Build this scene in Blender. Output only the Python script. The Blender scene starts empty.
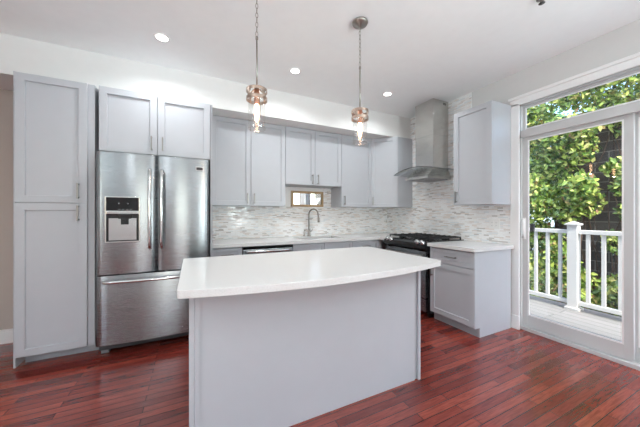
import bpy, bmesh, math, random
from mathutils import Vector, Matrix
random.seed(7)
PI = math.pi
SC = bpy.context.scene
COL = SC.collection

# ------------------------------------------------------------------ camera
cam = bpy.data.cameras.new('camera')
cam.sensor_width = 36.0
cam.lens = 263.0 / 640.0 * 36.0
cam.clip_start = 0.05
cam_o = bpy.data.objects.new('camera', cam)
COL.objects.link(cam_o)
cam_o.location = (0, 0, 1.262)
cam_o.rotation_euler = (PI / 2, 0, -math.radians(25.775))
SC.camera = cam_o

# ------------------------------------------------------------------ world, sun, added fill lamps outside the windows, exposure
W = bpy.data.worlds.new('world'); SC.world = W; W.use_nodes = True
nt = W.node_tree; nt.nodes.clear()
wo = nt.nodes.new('ShaderNodeOutputWorld'); bg = nt.nodes.new('ShaderNodeBackground')
sky = nt.nodes.new('ShaderNodeTexSky'); sky.sky_type = 'NISHITA'; sky.sun_disc = False
sky.sun_elevation = math.radians(50); sky.sun_rotation = math.radians(190); sky.dust_density = 2.5
nt.links.new(sky.outputs[0], bg.inputs[0]); bg.inputs[1].default_value = 0.80
nt.links.new(bg.outputs[0], wo.inputs[0])

def lamp(name, kind, loc, direction, energy, color=(1, 1, 1), size=1, size_y=None, parent=None, spread=None):
    d = bpy.data.lights.new(name, kind); d.energy = energy; d.color = color
    if kind == 'AREA':
        d.shape = 'RECTANGLE' if size_y else 'DISK'; d.size = size
        if size_y: d.size_y = size_y
        if spread: d.spread = spread
    elif kind == 'SUN': d.angle = math.radians(0.6)
    else: d.shadow_soft_size = size
    o = bpy.data.objects.new(name, d); COL.objects.link(o); o.location = loc
    o.rotation_euler = Vector(direction).to_track_quat('-Z', 'Y').to_euler()
    if parent: o.parent = parent
    return o

lamp('sun', 'SUN', (6, -6, 9), (0.16, 0.50, -0.66), 6.6, (1.0, 0.95, 0.87))
FILL_TINT = (0.80, 0.95, 1.0)
SPR = math.radians(125)
lamp('fill_rear', 'AREA', (-0.45, -3.62, 1.25), (0, 1, 1.5), 40, FILL_TINT, 0.9, 1.7, spread=SPR)  # added fill, aimed up to brighten the ceiling more than the island
lamp('fill_rear', 'AREA', (1.75, -3.62, 1.25), (0.2, 1, 1.0), 66, FILL_TINT, 0.9, 1.7, spread=SPR)  # added fill with less tilt, lifts the right-hand end panels
lamp('fill_left', 'AREA', (-3.12, -1.0, 1.3), (1, 0.3, 1.5), 85, FILL_TINT, 1.5, 1.1, spread=SPR)  # fill lamp added on the left, tilted up at the ceiling
lamp('fill_right', 'AREA', (3.46, -1.5, 1.4), (-1, 0.45, 1.2), 90, FILL_TINT, 1.5, 1.3, spread=SPR)  # fill lamp added on the right, brightens the ceiling too

SC.view_settings.view_transform = 'Standard'
SC.view_settings.look = 'None'
SC.view_settings.gamma = 1.0
SC.view_settings.use_curve_mapping = False
SC.view_settings.exposure = 0.04
SC.cycles.max_bounces = 10
SC.cycles.diffuse_bounces = 6
SC.cycles.transparent_max_bounces = 16
SC.cycles.caustics_reflective = False
SC.cycles.caustics_refractive = False
SC.cycles.sample_clamp_indirect = 4.0

# ------------------------------------------------------------------ materials
def lin(c):
    c = c / 255.0
    return c / 12.92 if c <= 0.04045 else ((c + 0.055) / 1.055) ** 2.4
def rgb(r, g, b): return (lin(r), lin(g), lin(b), 1.0)

def mat(name, col, rough=0.5, metal=0.0, **kw):
    m = bpy.data.materials.new(name); m.use_nodes = True
    b = m.node_tree.nodes['Principled BSDF']
    b.inputs['Base Color'].default_value = col
    b.inputs['Roughness'].default_value = rough
    b.inputs['Metallic'].default_value = metal
    for k, v in kw.items(): b.inputs[k.replace('_', ' ')].default_value = v
    return m
def N(m, t): return m.node_tree.nodes.new(t)
def L(m, a, b): m.node_tree.links.new(a, b)
def BS(m): return m.node_tree.nodes['Principled BSDF']
def ramp(m, stops, const=False):
    r = N(m, 'ShaderNodeValToRGB'); cr = r.color_ramp
    if const: cr.interpolation = 'CONSTANT'
    while len(cr.elements) < len(stops): cr.elements.new(0.5)
    for e, (p, c) in zip(cr.elements, stops): e.position = p; e.color = c
    return r
def objcoord(m, scale=(1, 1, 1), rot=(0, 0, 0)):
    tc = N(m, 'ShaderNodeTexCoord'); mp = N(m, 'ShaderNodeMapping')
    mp.inputs['Scale'].default_value = scale; mp.inputs['Rotation'].default_value = rot
    L(m, tc.outputs['Object'], mp.inputs['Vector'])
    return mp.outputs[0]
def noisy(m, base, amount, scale, bump=0.0, stretch=(1, 1, 1)):
    v = objcoord(m, stretch)
    n = N(m, 'ShaderNodeTexNoise'); n.inputs['Scale'].default_value = scale; n.inputs['Detail'].default_value = 4
    L(m, v, n.inputs['Vector'])
    lo = tuple(max(0, c * (1 - amount)) for c in base[:3]) + (1,); hi = tuple(min(1, c * (1 + amount)) for c in base[:3]) + (1,)
    r = ramp(m, [(0.3, lo), (0.7, hi)]); L(m, n.outputs['Fac'], r.inputs[0]); L(m, r.outputs[0], BS(m).inputs['Base Color'])
    if bump:
        bp = N(m, 'ShaderNodeBump'); bp.inputs['Strength'].default_value = bump; bp.inputs['Distance'].default_value = 0.002
        L(m, n.outputs['Fac'], bp.inputs['Height']); L(m, bp.outputs[0], BS(m).inputs['Normal'])
    return m

M = {}
M['ceiling'] = noisy(mat('ceiling paint', rgb(246, 247, 247), .9), rgb(246, 247, 247), .01, 12, .05)
M['wall'] = noisy(mat('white wall paint', rgb(232, 231, 229), .85), rgb(232, 231, 229), .01, 12, .05)
M['wallgrey'] = noisy(mat('grey wall paint', rgb(214, 212, 210), .85), rgb(214, 212, 210), .01, 12, .05)
M['taupe'] = noisy(mat('taupe wall paint', rgb(190, 178, 170), .85), rgb(190, 178, 170), .01, 12, .05)
M['trim'] = mat('white gloss trim', rgb(240, 239, 238), .35)
M['cab'] = noisy(mat('grey cabinet lacquer', rgb(182, 184, 189), .38), rgb(182, 184, 189), .012, 9)
M['cabin'] = mat('cabinet carcass grey', rgb(180, 183, 188), .5)
M['toe'] = mat('toe kick grey', rgb(170, 173, 178), .5)
M['vinyl'] = mat('door vinyl', rgb(198, 198, 198), .4)
M['steelbar'] = mat('satin nickel', rgb(150, 147, 143), .35, 1.0)
M['chrome'] = mat('polished steel', rgb(215, 215, 215), .12, 1.0)
M['black'] = mat('black enamel', rgb(22, 22, 24), .18)
M['blackmat'] = mat('black cast iron', rgb(28, 28, 29), .6)
M['blackglass'] = mat('black glass', rgb(14, 14, 16), .05)
M['darkgrey'] = mat('dark grey plastic', rgb(62, 62, 64), .5)
M['greyplastic'] = mat('grey plastic', rgb(140, 141, 143), .45)
M['whiteplastic'] = mat('white plastic', rgb(236, 235, 232), .35)
M['glownickel'] = mat('lamp tinted nickel', rgb(178, 158, 144), .3, 1.0)  # nickel with the bulb's warm glow put into its colour
M['copper'] = mat('brushed copper', rgb(196, 140, 112), .3, 1.0)
M['nickel'] = mat('aged nickel', rgb(160, 153, 146), .28, 1.0)
M['pinewood'] = noisy(mat('pale wood frame', rgb(176, 146, 110), .5), rgb(176, 146, 110), .12, 30)
M['mirror'] = mat('mirror silver', rgb(240, 242, 244), .02, 1.0)
M['railing'] = mat('white vinyl railing', rgb(205, 204, 203), .5)

def steel():
    m = mat('brushed stainless', rgb(158, 162, 165), .3, 1.0)
    v = objcoord(m, (2, 2, 900))
    n = N(m, 'ShaderNodeTexNoise'); n.inputs['Scale'].default_value = 3; n.inputs['Detail'].default_value = 3
    L(m, v, n.inputs['Vector'])
    r = ramp(m, [(0.3, (.25, .25, .25, 1)), (.7, (.29, .29, .29, 1))]); L(m, n.outputs['Fac'], r.inputs[0]); L(m, r.outputs[0], BS(m).inputs['Roughness'])
    BS(m).inputs['Anisotropic'].default_value = 0.85; BS(m).inputs['Anisotropic Rotation'].default_value = 0.25
    tg = N(m, 'ShaderNodeTangent'); tg.direction_type = 'RADIAL'; tg.axis = 'Z'; L(m, tg.outputs[0], BS(m).inputs['Tangent'])
    return m
M['steel'] = steel()
M['hoodsteel'] = steel(); M['hoodsteel'].name = 'hood stainless'; BS(M['hoodsteel']).inputs['Base Color'].default_value = rgb(204, 202, 198)

def quartz():
    m = mat('white quartz', rgb(236, 233, 230), .2)
    v = objcoord(m)
    n = N(m, 'ShaderNodeTexNoise'); n.inputs['Scale'].default_value = 220; n.inputs['Detail'].default_value = 2
    L(m, v, n.inputs['Vector'])
    r = ramp(m, [(.35, rgb(210, 208, 206)), (.55, rgb(219, 218, 217))]); L(m, n.outputs['Fac'], r.inputs[0]); L(m, r.outputs[0], BS(m).inputs['Base Color'])
    return m
M['quartz'] = quartz()

def floor_mat():
    m = mat('cherry plank floor', rgb(110, 45, 35), .19)
    tc = N(m, 'ShaderNodeTexCoord')
    br = N(m, 'ShaderNodeTexBrick'); br.offset = 0.37; br.offset_frequency = 2; br.squash = 1
    br.inputs['Color1'].default_value = (0, 0, 0, 1); br.inputs['Color2'].default_value = (1, 1, 1, 1)
    br.inputs['Mortar'].default_value = (0, 0, 0, 1)
    br.inputs['Scale'].default_value = 1; br.inputs['Brick Width'].default_value = .78; br.inputs['Row Height'].default_value = .0585
    br.inputs['Mortar Size'].default_value = .0019; br.inputs['Mortar Smooth'].default_value = .1
    L(m, tc.outputs['Object'], br.inputs['Vector'])
    # per plank offset grain
    mp = N(m, 'ShaderNodeMapping'); mp.inputs['Scale'].default_value = (5, 60, 1)
    L(m, tc.outputs['Object'], mp.inputs['Vector'])
    cb = N(m, 'ShaderNodeVectorMath'); cb.operation = 'ADD'
    sc = N(m, 'ShaderNodeVectorMath'); sc.operation = 'SCALE'; sc.inputs['Scale'].default_value = 37.0
    L(m, br.outputs['Color'], sc.inputs[0]); L(m, mp.outputs[0], cb.inputs[0]); L(m, sc.outputs[0], cb.inputs[1])
    n = N(m, 'ShaderNodeTexNoise'); n.inputs['Scale'].default_value = 1.6; n.inputs['Detail'].default_value = 8; n.inputs['Distortion'].default_value = .8
    L(m, cb.outputs[0], n.inputs['Vector'])
    r1 = ramp(m, [(0.0, rgb(106, 38, 31)), (.35, rgb(124, 50, 42)), (.7, rgb(136, 58, 48)), (1, rgb(152, 72, 58))]); L(m, br.outputs['Color'], r1.inputs[0])
    r2 = ramp(m, [(.34, (.68, .60, .60, 1)), (.62, (1.1, 1.08, 1.06, 1))]); L(m, n.outputs['Fac'], r2.inputs[0])
    mx = N(m, 'ShaderNodeMix'); mx.data_type = 'RGBA'; mx.blend_type = 'MULTIPLY'; mx.inputs[0].default_value = 1
    L(m, r1.outputs[0], mx.inputs[6]); L(m, r2.outputs[0], mx.inputs[7])
    mj = N(m, 'ShaderNodeMix'); mj.data_type = 'RGBA'; L(m, br.outputs['Fac'], mj.inputs[0]); L(m, mx.outputs[2], mj.inputs[6]); mj.inputs[7].default_value = rgb(38, 14, 12)
    L(m, mj.outputs[2], BS(m).inputs['Base Color'])
    ad = N(m, 'ShaderNodeMath'); ad.operation = 'MULTIPLY_ADD'; ad.inputs[1].default_value = .25
    L(m, n.outputs['Fac'], ad.inputs[0]); inv = N(m, 'ShaderNodeMath'); inv.operation = 'SUBTRACT'; inv.inputs[0].default_value = 1
    L(m, br.outputs['Fac'], inv.inputs[1]); L(m, inv.outputs[0], ad.inputs[2])
    bp = N(m, 'ShaderNodeBump'); bp.inputs['Strength'].default_value = .6; bp.inputs['Distance'].default_value = .002
    L(m, ad.outputs[0], bp.inputs['Height']); L(m, bp.outputs[0], BS(m).inputs['Normal'])
    L(m, bp.outputs[0], BS(m).inputs['Coat Normal'])
    BS(m).inputs['Coat Weight'].default_value = 0; BS(m).inputs['IOR'].default_value = 1.75; BS(m).inputs['Coat IOR'].default_value = 1.7; BS(m).inputs['Coat Roughness'].default_value = .2
    return m
M['floor'] = floor_mat()

def mosaic(name, axis):
    m = mat(name, rgb(220, 218, 214), .22)
    tc = N(m, 'ShaderNodeTexCoord'); sp = N(m, 'ShaderNodeSeparateXYZ'); cm = N(m, 'ShaderNodeCombineXYZ')
    L(m, tc.outputs['Object'], sp.inputs[0]); L(m, sp.outputs[axis], cm.inputs[0]); L(m, sp.outputs[2], cm.inputs[1])
    br = N(m, 'ShaderNodeTexBrick'); br.offset = .43; br.offset_frequency = 2; br.squash = 1.7; br.squash_frequency = 3
    br.inputs['Color1'].default_value = (0, 0, 0, 1); br.inputs['Color2'].default_value = (1, 1, 1, 1); br.inputs['Mortar'].default_value = (.5, .5, .5, 1)
    br.inputs['Scale'].default_value = 1; br.inputs['Brick Width'].default_value = .062; br.inputs['Row Height'].default_value = .0155
    br.inputs['Mortar Size'].default_value = .0011
    L(m, cm.outputs[0], br.inputs['Vector'])
    r = ramp(m, [(0, rgb(196, 190, 186)), (.07, rgb(224, 216, 210)), (.18, rgb(236, 232, 229)), (.36, rgb(244, 243, 242)), (.60, rgb(251, 251, 251)), (.84, rgb(232, 236, 238)), (.95, rgb(236, 226, 218))], True)
    L(m, br.outputs['Color'], r.inputs[0])
    mj = N(m, 'ShaderNodeMix'); mj.data_type = 'RGBA'; L(m, br.outputs['Fac'], mj.inputs[0]); L(m, r.outputs[0], mj.inputs[6]); mj.inputs[7].default_value = rgb(222, 219, 216)
    L(m, mj.outputs[2], BS(m).inputs['Base Color'])
    rr = ramp(m, [(0, (.5, .5, .5, 1)), (.6, (.08, .08, .08, 1))], True); L(m, br.outputs['Color'], rr.inputs[0]); L(m, rr.outputs[0], BS(m).inputs['Roughness'])
    ad = N(m, 'ShaderNodeMath'); ad.operation = 'MULTIPLY_ADD'; ad.inputs[1].default_value = .5
    L(m, br.outputs['Color'], ad.inputs[0]); inv = N(m, 'ShaderNodeMath'); inv.operation = 'SUBTRACT'; inv.inputs[0].default_value = 1
    L(m, br.outputs['Fac'], inv.inputs[1]); L(m, inv.outputs[0], ad.inputs[2])
    bp = N(m, 'ShaderNodeBump'); bp.inputs['Strength'].default_value = .45; bp.inputs['Distance'].default_value = .002
    L(m, ad.outputs[0], bp.inputs['Height']); L(m, bp.outputs[0], BS(m).inputs['Normal'])
    return m
M['mosaic_x'] = mosaic('mosaic strip tile', 0)
M['mosaic_y'] = mosaic('mosaic strip tile side', 1)

def glass(name, gloss=.07, tint=(1, 1, 1, 1), rough=0.0):
    m = bpy.data.materials.new(name); m.use_nodes = True; t = m.node_tree; t.nodes.clear()
    o = t.nodes.new('ShaderNodeOutputMaterial'); tr = t.nodes.new('ShaderNodeBsdfTransparent'); gl = t.nodes.new('ShaderNodeBsdfGlossy')
    mx = t.nodes.new('ShaderNodeMixShader'); mx.inputs[0].default_value = gloss; gl.inputs['Roughness'].default_value = rough
    tr.inputs[0].default_value = tint
    t.links.new(tr.outputs[0], mx.inputs[1]); t.links.new(gl.outputs[0], mx.inputs[2]); t.links.new(mx.outputs[0], o.inputs[0])
    return m
M['glass'] = glass('window glass', .04, (.97, .985, .98, 1))
M['hoodglass'] = glass('hood glass', .38, (.80, .82, .82, 1), .04)
M['shadeglass'] = glass('seeded lamp glass', .08, (.99, .985, .98, 1), .03)

def emis(name, col, s):
    m = mat(name, col, .5); BS(m).inputs['Emission Color'].default_value = col; BS(m).inputs['Emission Strength'].default_value = s
    return m
M['lens'] = emis('lit lamp lens', (1, .98, .95, 1), 6)
M['filament'] = emis('glowing bulb', (1, .62, .35, 1), 13)

def deck_mat():
    m = mat('pale deck board', rgb(196, 192, 188), .7)
    v = objcoord(m, (1, 1, 1), (0, 0, PI / 2))
    br = N(m, 'ShaderNodeTexBrick'); br.offset = .5
    br.inputs['Color1'].default_value = rgb(136, 135, 134); br.inputs['Color2'].default_value = rgb(124, 123, 122); br.inputs['Mortar'].default_value = rgb(84, 84, 86)
    br.inputs['Scale'].default_value = 1; br.inputs['Brick Width'].default_value = 3.6; br.inputs['Row Height'].default_value = .14; br.inputs['Mortar Size'].default_value = .006
    L(m, v, br.inputs['Vector']); L(m, br.outputs['Color'], BS(m).inputs['Base Color'])
    return m
M['deck'] = deck_mat()
def block_mat():
    m = mat('weathered block wall', rgb(92, 84, 80), .9)
    tc = N(m, 'ShaderNodeTexCoord'); sp = N(m, 'ShaderNodeSeparateXYZ'); cm = N(m, 'ShaderNodeCombineXYZ')
    L(m, tc.outputs['Object'], sp.inputs[0]); L(m, sp.outputs[1], cm.inputs[0]); L(m, sp.outputs[2], cm.inputs[1])
    br = N(m, 'ShaderNodeTexBrick')
    br.inputs['Color1'].default_value = rgb(96, 86, 80); br.inputs['Color2'].default_value = rgb(74, 68, 66); br.inputs['Mortar'].default_value = rgb(148, 140, 132)
    br.inputs['Scale'].default_value = 1; br.inputs['Brick Width'].default_value = .41; br.inputs['Row Height'].default_value = .205; br.inputs['Mortar Size'].default_value = .009
    L(m, cm.outputs[0], br.inputs['Vector']); L(m, br.outputs['Color'], BS(m).inputs['Base Color'])
    return m
M['block'] = block_mat()
M['siding'] = mat('pale blue siding', rgb(176, 192, 208), .8)
M['roofing'] = noisy(mat('dark shingle', rgb(70, 68, 72), .9), rgb(70, 68, 72), .2, 8)
M['bark'] = noisy(mat('bark', rgb(96, 74, 60), .9), rgb(96, 74, 60), .25, 14)
M['soil'] = noisy(mat('ground cover', rgb(74, 70, 48), .95), rgb(74, 70, 48), .4, 5)
def leaf_mat(name, stops):
    m = mat(name, stops[0][1], .5)
    g = N(m, 'ShaderNodeNewGeometry'); r = ramp(m, stops)
    L(m, g.outputs['Random Per Island'], r.inputs[0]); L(m, r.outputs[0], BS(m).inputs['Base Color'])
    t = m.node_tree; tl = t.nodes.new('ShaderNodeBsdfTranslucent'); mx = t.nodes.new('ShaderNodeMixShader'); mx.inputs[0].default_value = .3
    out = [n for n in t.nodes if n.type == 'OUTPUT_MATERIAL'][0]
    t.links.new(r.outputs[0], tl.inputs[0]); t.links.new(BS(m).outputs[0], mx.inputs[1]); t.links.new(tl.outputs[0], mx.inputs[2]); t.links.new(mx.outputs[0], out.inputs[0])
    return m
M['ivyleaf'] = leaf_mat('ivy leaf', [(0, rgb(58, 90, 42)), (.4, rgb(116, 148, 62)), (.7, rgb(176, 194, 90)), (.9, rgb(220, 222, 138)), (1, rgb(140, 96, 66))])
M['treeleaf'] = leaf_mat('tree leaf', [(0, rgb(56, 108, 82)), (.5, rgb(96, 156, 108)), (.85, rgb(150, 192, 116)), (1, rgb(200, 208, 122))])
M['shrubleaf'] = leaf_mat('shrub leaf', [(0, rgb(52, 74, 40)), (.5, rgb(92, 116, 56)), (.85, rgb(140, 150, 84)), (1, rgb(140, 104, 76))])

# ------------------------------------------------------------------ mesh helpers
def nb(): return bmesh.new()
def box(bm, x0, x1, y0, y1, z0, z1, bev=0.0, mtx=None):
    t = bmesh.new()
    vs = [t.verts.new((x, y, z)) for x in (x0, x1) for y in (y0, y1) for z in (z0, z1)]
    for f in ((0, 1, 3, 2), (4, 6, 7, 5), (0, 4, 5, 1), (2, 3, 7, 6), (0, 2, 6, 4), (1, 5, 7, 3)): t.faces.new([vs[i] for i in f])
    bmesh.ops.recalc_face_normals(t, faces=t.faces)
    if bev > 0: bmesh.ops.bevel(t, geom=list(t.edges), offset=bev, segments=2, affect='EDGES', profile=.7)
    merge(bm, t, mtx)
def merge(bm, t, mtx=None):
    if mtx is not None: bmesh.ops.transform(t, matrix=mtx, verts=t.verts)
    mp = {v: bm.verts.new(v.co) for v in t.verts}
    for f in t.faces:
        try:
            nf = bm.faces.new([mp[v] for v in f.verts]); nf.smooth = f.smooth
        except ValueError: pass
    t.free()
def prism(bm, poly, z0, z1, bev=0.0, mtx=None, holes=None):
    t = bmesh.new()
    lo = [t.verts.new((x, y, z0)) for x, y in poly]; hi = [t.verts.new((x, y, z1)) for x, y in poly]
    n = len(poly)
    t.faces.new(lo[::-1]); t.faces.new(hi)
    for i in range(n): t.faces.new([lo[i], lo[(i + 1) % n], hi[(i + 1) % n], hi[i]])
    bmesh.ops.recalc_face_normals(t, faces=t.faces)
    if bev > 0:
        ed = [e for e in t.edges if abs(e.verts[0].co.z - e.verts[1].co.z) < 1e-6]
        bmesh.ops.bevel(t, geom=ed, offset=bev, segments=2, affect='EDGES', profile=.7)
    merge(bm, t, mtx)
def tube(bm, pts, r, seg=10, caps=True, mtx=None):
    t = bmesh.new(); pts = [Vector(p) for p in pts]; rings = []
    rr = r if isinstance(r, (list, tuple)) else [r] * len(pts)
    prev = None
    for i, p in enumerate(pts):
        d = (pts[min(i + 1, len(pts) - 1)] - pts[max(i - 1, 0)]).normalized()
        if prev is None:
            a = Vector((0, 0, 1)) if abs(d.z) < .9 else Vector((1, 0, 0)); u = d.cross(a).normalized()
        else: u = (prev - d * prev.dot(d)).normalized()
        prev = u; v = d.cross(u)
        rings.append([t.verts.new(p + (u * math.cos(k * 2 * PI / seg) + v * math.sin(k * 2 * PI / seg)) * rr[i]) for k in range(seg)])
    for a, b in zip(rings, rings[1:]):
        for k in range(seg):
            f = t.faces.new([a[k], a[(k + 1) % seg], b[(k + 1) % seg], b[k]]); f.smooth = True
    if caps: t.faces.new(rings[0][::-1]); t.faces.new(rings[-1])
    merge(bm, t, mtx)
def lathe(bm, prof, seg=24, mtx=None, closed=False):
    t = bmesh.new(); rings = []
    for r, z in prof:
        if r < 1e-5: rings.append([t.verts.new((0, 0, z))])
        else: rings.append([t.verts.new((r * math.cos(k * 2 * PI / seg), r * math.sin(k * 2 * PI / seg), z)) for k in range(seg)])
    prs = list(zip(rings, rings[1:]))
    if closed: prs.append((rings[-1], rings[0]))
    for a, b in prs:
        for k in range(seg):
            k2 = (k + 1) % seg
            if len(a) == 1 and len(b) == 1: continue
            if len(a) == 1: f = t.faces.new([a[0], b[k], b[k2]])
            elif len(b) == 1: f = t.faces.new([a[k], a[k2], b[0]])
            else: f = t.faces.new([a[k], a[k2], b[k2], b[k]])
            f.smooth = True
    bmesh.ops.recalc_face_normals(t, faces=t.faces)
    merge(bm, t, mtx)
def obj(name, bm, m, parent=None, loc=None, rotz=0, label=None, kind=None):
    me = bpy.data.meshes.new(name); bm.normal_update(); bm.to_mesh(me); bm.free()
    me.materials.append(M[m] if isinstance(m, str) else m)
    o = bpy.data.objects.new(name, me); COL.objects.link(o)
    if parent: o.parent = parent
    if loc: o.location = loc
    o.rotation_euler.z = rotz
    if label: o['label'] = label
    if kind: o['kind'] = kind
    return o
def B(name, m, parent, *a, **k):      # one-box part
    bm = nb(); lab = k.pop('label', None); box(bm, *a, **k); return obj(name, bm, m, parent, label=lab)
def thing(name, label, cat, loc=(0, 0, 0), rotz=0, group=None):
    o = bpy.data.objects.new(name, None); o.empty_display_size = .1; COL.objects.link(o)
    o.location = loc; o.rotation_euler = (0, 0, rotz); o['label'] = label; o['category'] = cat
    if group: o['group'] = group
    return o
def tag(o, label, cat, group=None, kind=None):
    o['label'] = label; o['category'] = cat
    if group: o['group'] = group
    if kind: o['kind'] = kind
    return o
def struct(name, bm, m, parent=None):
    o = obj(name, bm, m, parent)
    if not parent: o['kind'] = 'structure'
    return o
def dup(root, loc, rotz, label, group=None):
    def cp(o, par):
        c = o.copy(); COL.objects.link(c); c.parent = par
        for ch in o.children: cp(ch, c)
        return c
    r = cp(root, None); r.location = loc; r.rotation_euler = (0, 0, rotz); r['label'] = label
    if group: r['group'] = group
    return r

def shaker(x0, x1, z0, z1, t=.02, rail=.057, rec=.013, y=0.0):
    """five piece shaker front in the XZ plane, outer face at y, thickness t into +y"""
    bm = nb(); g = .0015
    def ring(x0, x1, z0, z1, yy): return [bm.verts.new((a, yy, b)) for a, b in ((x0, z0), (x1, z0), (x1, z1), (x0, z1))]
    e = .0012
    back = ring(x0, x1, z0, z1, y + t); side = ring(x0, x1, z0, z1, y + e); outer = ring(x0 + e, x1 - e, z0 + e, z1 - e, y)
    i1 = ring(x0 + rail, x1 - rail, z0 + rail, z1 - rail, y)
    i2 = ring(x0 + rail + .002, x1 - rail - .002, z0 + rail + .002, z1 - rail - .002, y + rec)
    rs = [back, side, outer, i1, i2]
    for a, b in zip(rs, rs[1:]):
        for k in range(4): bm.faces.new([a[k], a[(k + 1) % 4], b[(k + 1) % 4], b[k]])
    bm.faces.new(i2); bm.faces.new(back[::-1])
    bmesh.ops.recalc_face_normals(bm, faces=bm.faces)
    return bm
def pull(parent, x, z, ln=.11, vert=True, y=0.0):
    bm = nb(); s = .0055; p = .03; h = ln / 2
    if vert:
        box(bm, x - s, x + s, y - p - s, y - p + s, z - h - .012, z + h + .012, .0015)
        for q in (-1, 1): box(bm, x - s, x + s, y - p, y, z + q * h - s, z + q * h + s)
    else:
        box(bm, x - h - .012, x + h + .012, y - p - s, y - p + s, z - s, z + s, .0015)
        for q in (-1, 1): box(bm, x + q * h - s, x + q * h + s, y - p, y, z - s, z + s)
    return obj('handle', bm, 'steelbar', parent)
G = .0028
def door(parent, x0, x1, z0, z1, hx=None, hz=None, vert=True, name='door', rail=.057, ln=.11):
    d = obj(name, shaker(x0 + G, x1 - G, z0 + G, z1 - G, rail=rail), 'cab', parent)
    if hx is not None: pull(d, hx, hz, ln, vert)
    return d

# ------------------------------------------------------------------ dimensions
XW = 3.2; YB = 3.8; ZC = 2.81; YS = 3.22; ZS = 2.466; XL = -3.0; YR = -3.5

# ------------------------------------------------------------------ setting
bm = nb(); box(bm, XL - .1, 3.28, YR - .1, 3.9, -.04, 0); struct('floor', bm, 'floor')
bm = nb(); box(bm, XL - .1, 3.36, YR - .1, 3.9, ZC, ZC + .06); struct('ceiling', bm, 'ceiling')
bm = nb(); box(bm, -1.29, XW, YB, YB + .1, 0, ZC); struct('wall_back', bm, 'wall')
bm = nb(); box(bm, XL, -1.29, 3.64, 3.9, 0, ZC); struct('wall_passage', bm, 'taupe')
bm = nb(); box(bm, XL, XW, YS, 3.64, ZS, ZC); box(bm, -1.29, XW, 3.64, YB, ZS, ZC); struct('wall_soffit', bm, 'wall')
bm = nb(); box(bm, XL, -1.30, 3.622, 3.64, 0, .11); box(bm, XL, -1.30, 3.626, 3.64, .11, .135, .004); struct('baseboard_passage', bm, 'trim')
# right wall with door opening (Y -0.10..1.66, z 0..2.46) and window opening beyond
DY0, DY1, DZ = -.10, 1.66, 2.46
WY0, WY1, WZ0, WZ1 = -2.4, -.62, .75, 2.3
bm = nb()
box(bm, XW, 3.36, DY1, 3.9, 0, ZC)
box(bm, XW, 3.36, DY0, DY1, DZ, ZC)
box(bm, XW, 3.36, WY1, DY0, 0, ZC)
box(bm, XW, 3.36, WY0, WY1, 0, WZ0); box(bm, XW, 3.36, WY0, WY1, WZ1, ZC)
box(bm, XW, 3.36, YR - .1, WY0, 0, ZC)
struct('wall_right', bm, 'wallgrey')
bm = nb()
box(bm, XL - .1, XL, -.1, 3.9, 0, ZC); box(bm, XL - .1, XL, YR - .1, -1.9, 0, ZC)
box(bm, XL - .1, XL, -1.9, -.1, 0, .75); box(bm, XL - .1, XL, -1.9, -.1, 2.25, ZC)
struct('wall_left', bm, 'wall')
bm = nb()
for a, b in ((XL, -1.0), (.1, 1.2), (2.3, XW)): box(bm, a, b, YR - .1, YR, 0, ZC)
for a, b in ((-1.0, .1), (1.2, 2.3)): box(bm, a, b, YR - .1, YR, 0, .3); box(bm, a, b, YR - .1, YR, 2.3, ZC)
struct('wall_rear', bm, 'wall')
# rear and left windows (frames, panes), right window
def window(name, axis, a0, a1, z0, z1, p, depth, n):
    bm = nb(); w = .06
    def bx(s0, s1, q0, q1):
        if axis == 'x': box(bm, s0, s1, p, p + depth, q0, q1, .004)
        else: box(bm, p, p + depth, s0, s1, q0, q1, .004)
    bx(a0, a1, z0, z0 + w); bx(a0, a1, z1 - w, z1)
    for k in range(n + 1):
        c = a0 + (a1 - a0) * k / n; s0 = max(a0, c - w / 2 if 0 < k < n else (c if k == 0 else c - w)); bx(s0, s0 + w, z0 + w, z1 - w)
    fr = struct(name, bm, 'trim')
    g = nb(); h = p + depth / 2
    if axis == 'x': box(g, a0 + w * .5, a1 - w * .5, h - .003, h + .003, z0 + w * .5, z1 - w * .5)
    else: box(g, h - .003, h + .003, a0 + w * .5, a1 - w * .5, z0 + w * .5, z1 - w * .5)
    obj('pane', g, 'glass', fr)
    return fr
window('window_1', 'y', WY0, WY1, WZ0, WZ1, 3.24, .06, 2)
window('window_2', 'x', -1.0, .1, .3, 2.3, YR - .07, .05, 1)
window('window_3', 'x', 1.2, 2.3, .3, 2.3, YR - .07, .05, 1)
window('window_4', 'y', -1.9, -.1, .75, 2.25, XL - .07, .05, 2)
# panelled tile backsplash (thin tiled skins on the walls)
bm = nb(); box(bm, .185, XW - .008, YB - .008, YB, .9, ZS); struct('trim_backsplash_back', bm, 'mosaic_x')
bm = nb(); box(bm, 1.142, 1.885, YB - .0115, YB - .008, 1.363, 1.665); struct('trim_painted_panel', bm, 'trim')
bm = nb(); box(bm, XW - .008, XW, 1.722, YS - .001, .88, 1.37); box(bm, XW - .008, XW, 2.18, YS - .001, 1.37, ZC - .001)
box(bm, XW - .008, XW, YS - .001, YB - .008, .88, ZS)
struct('trim_backsplash_right', bm, 'mosaic_y')

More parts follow.
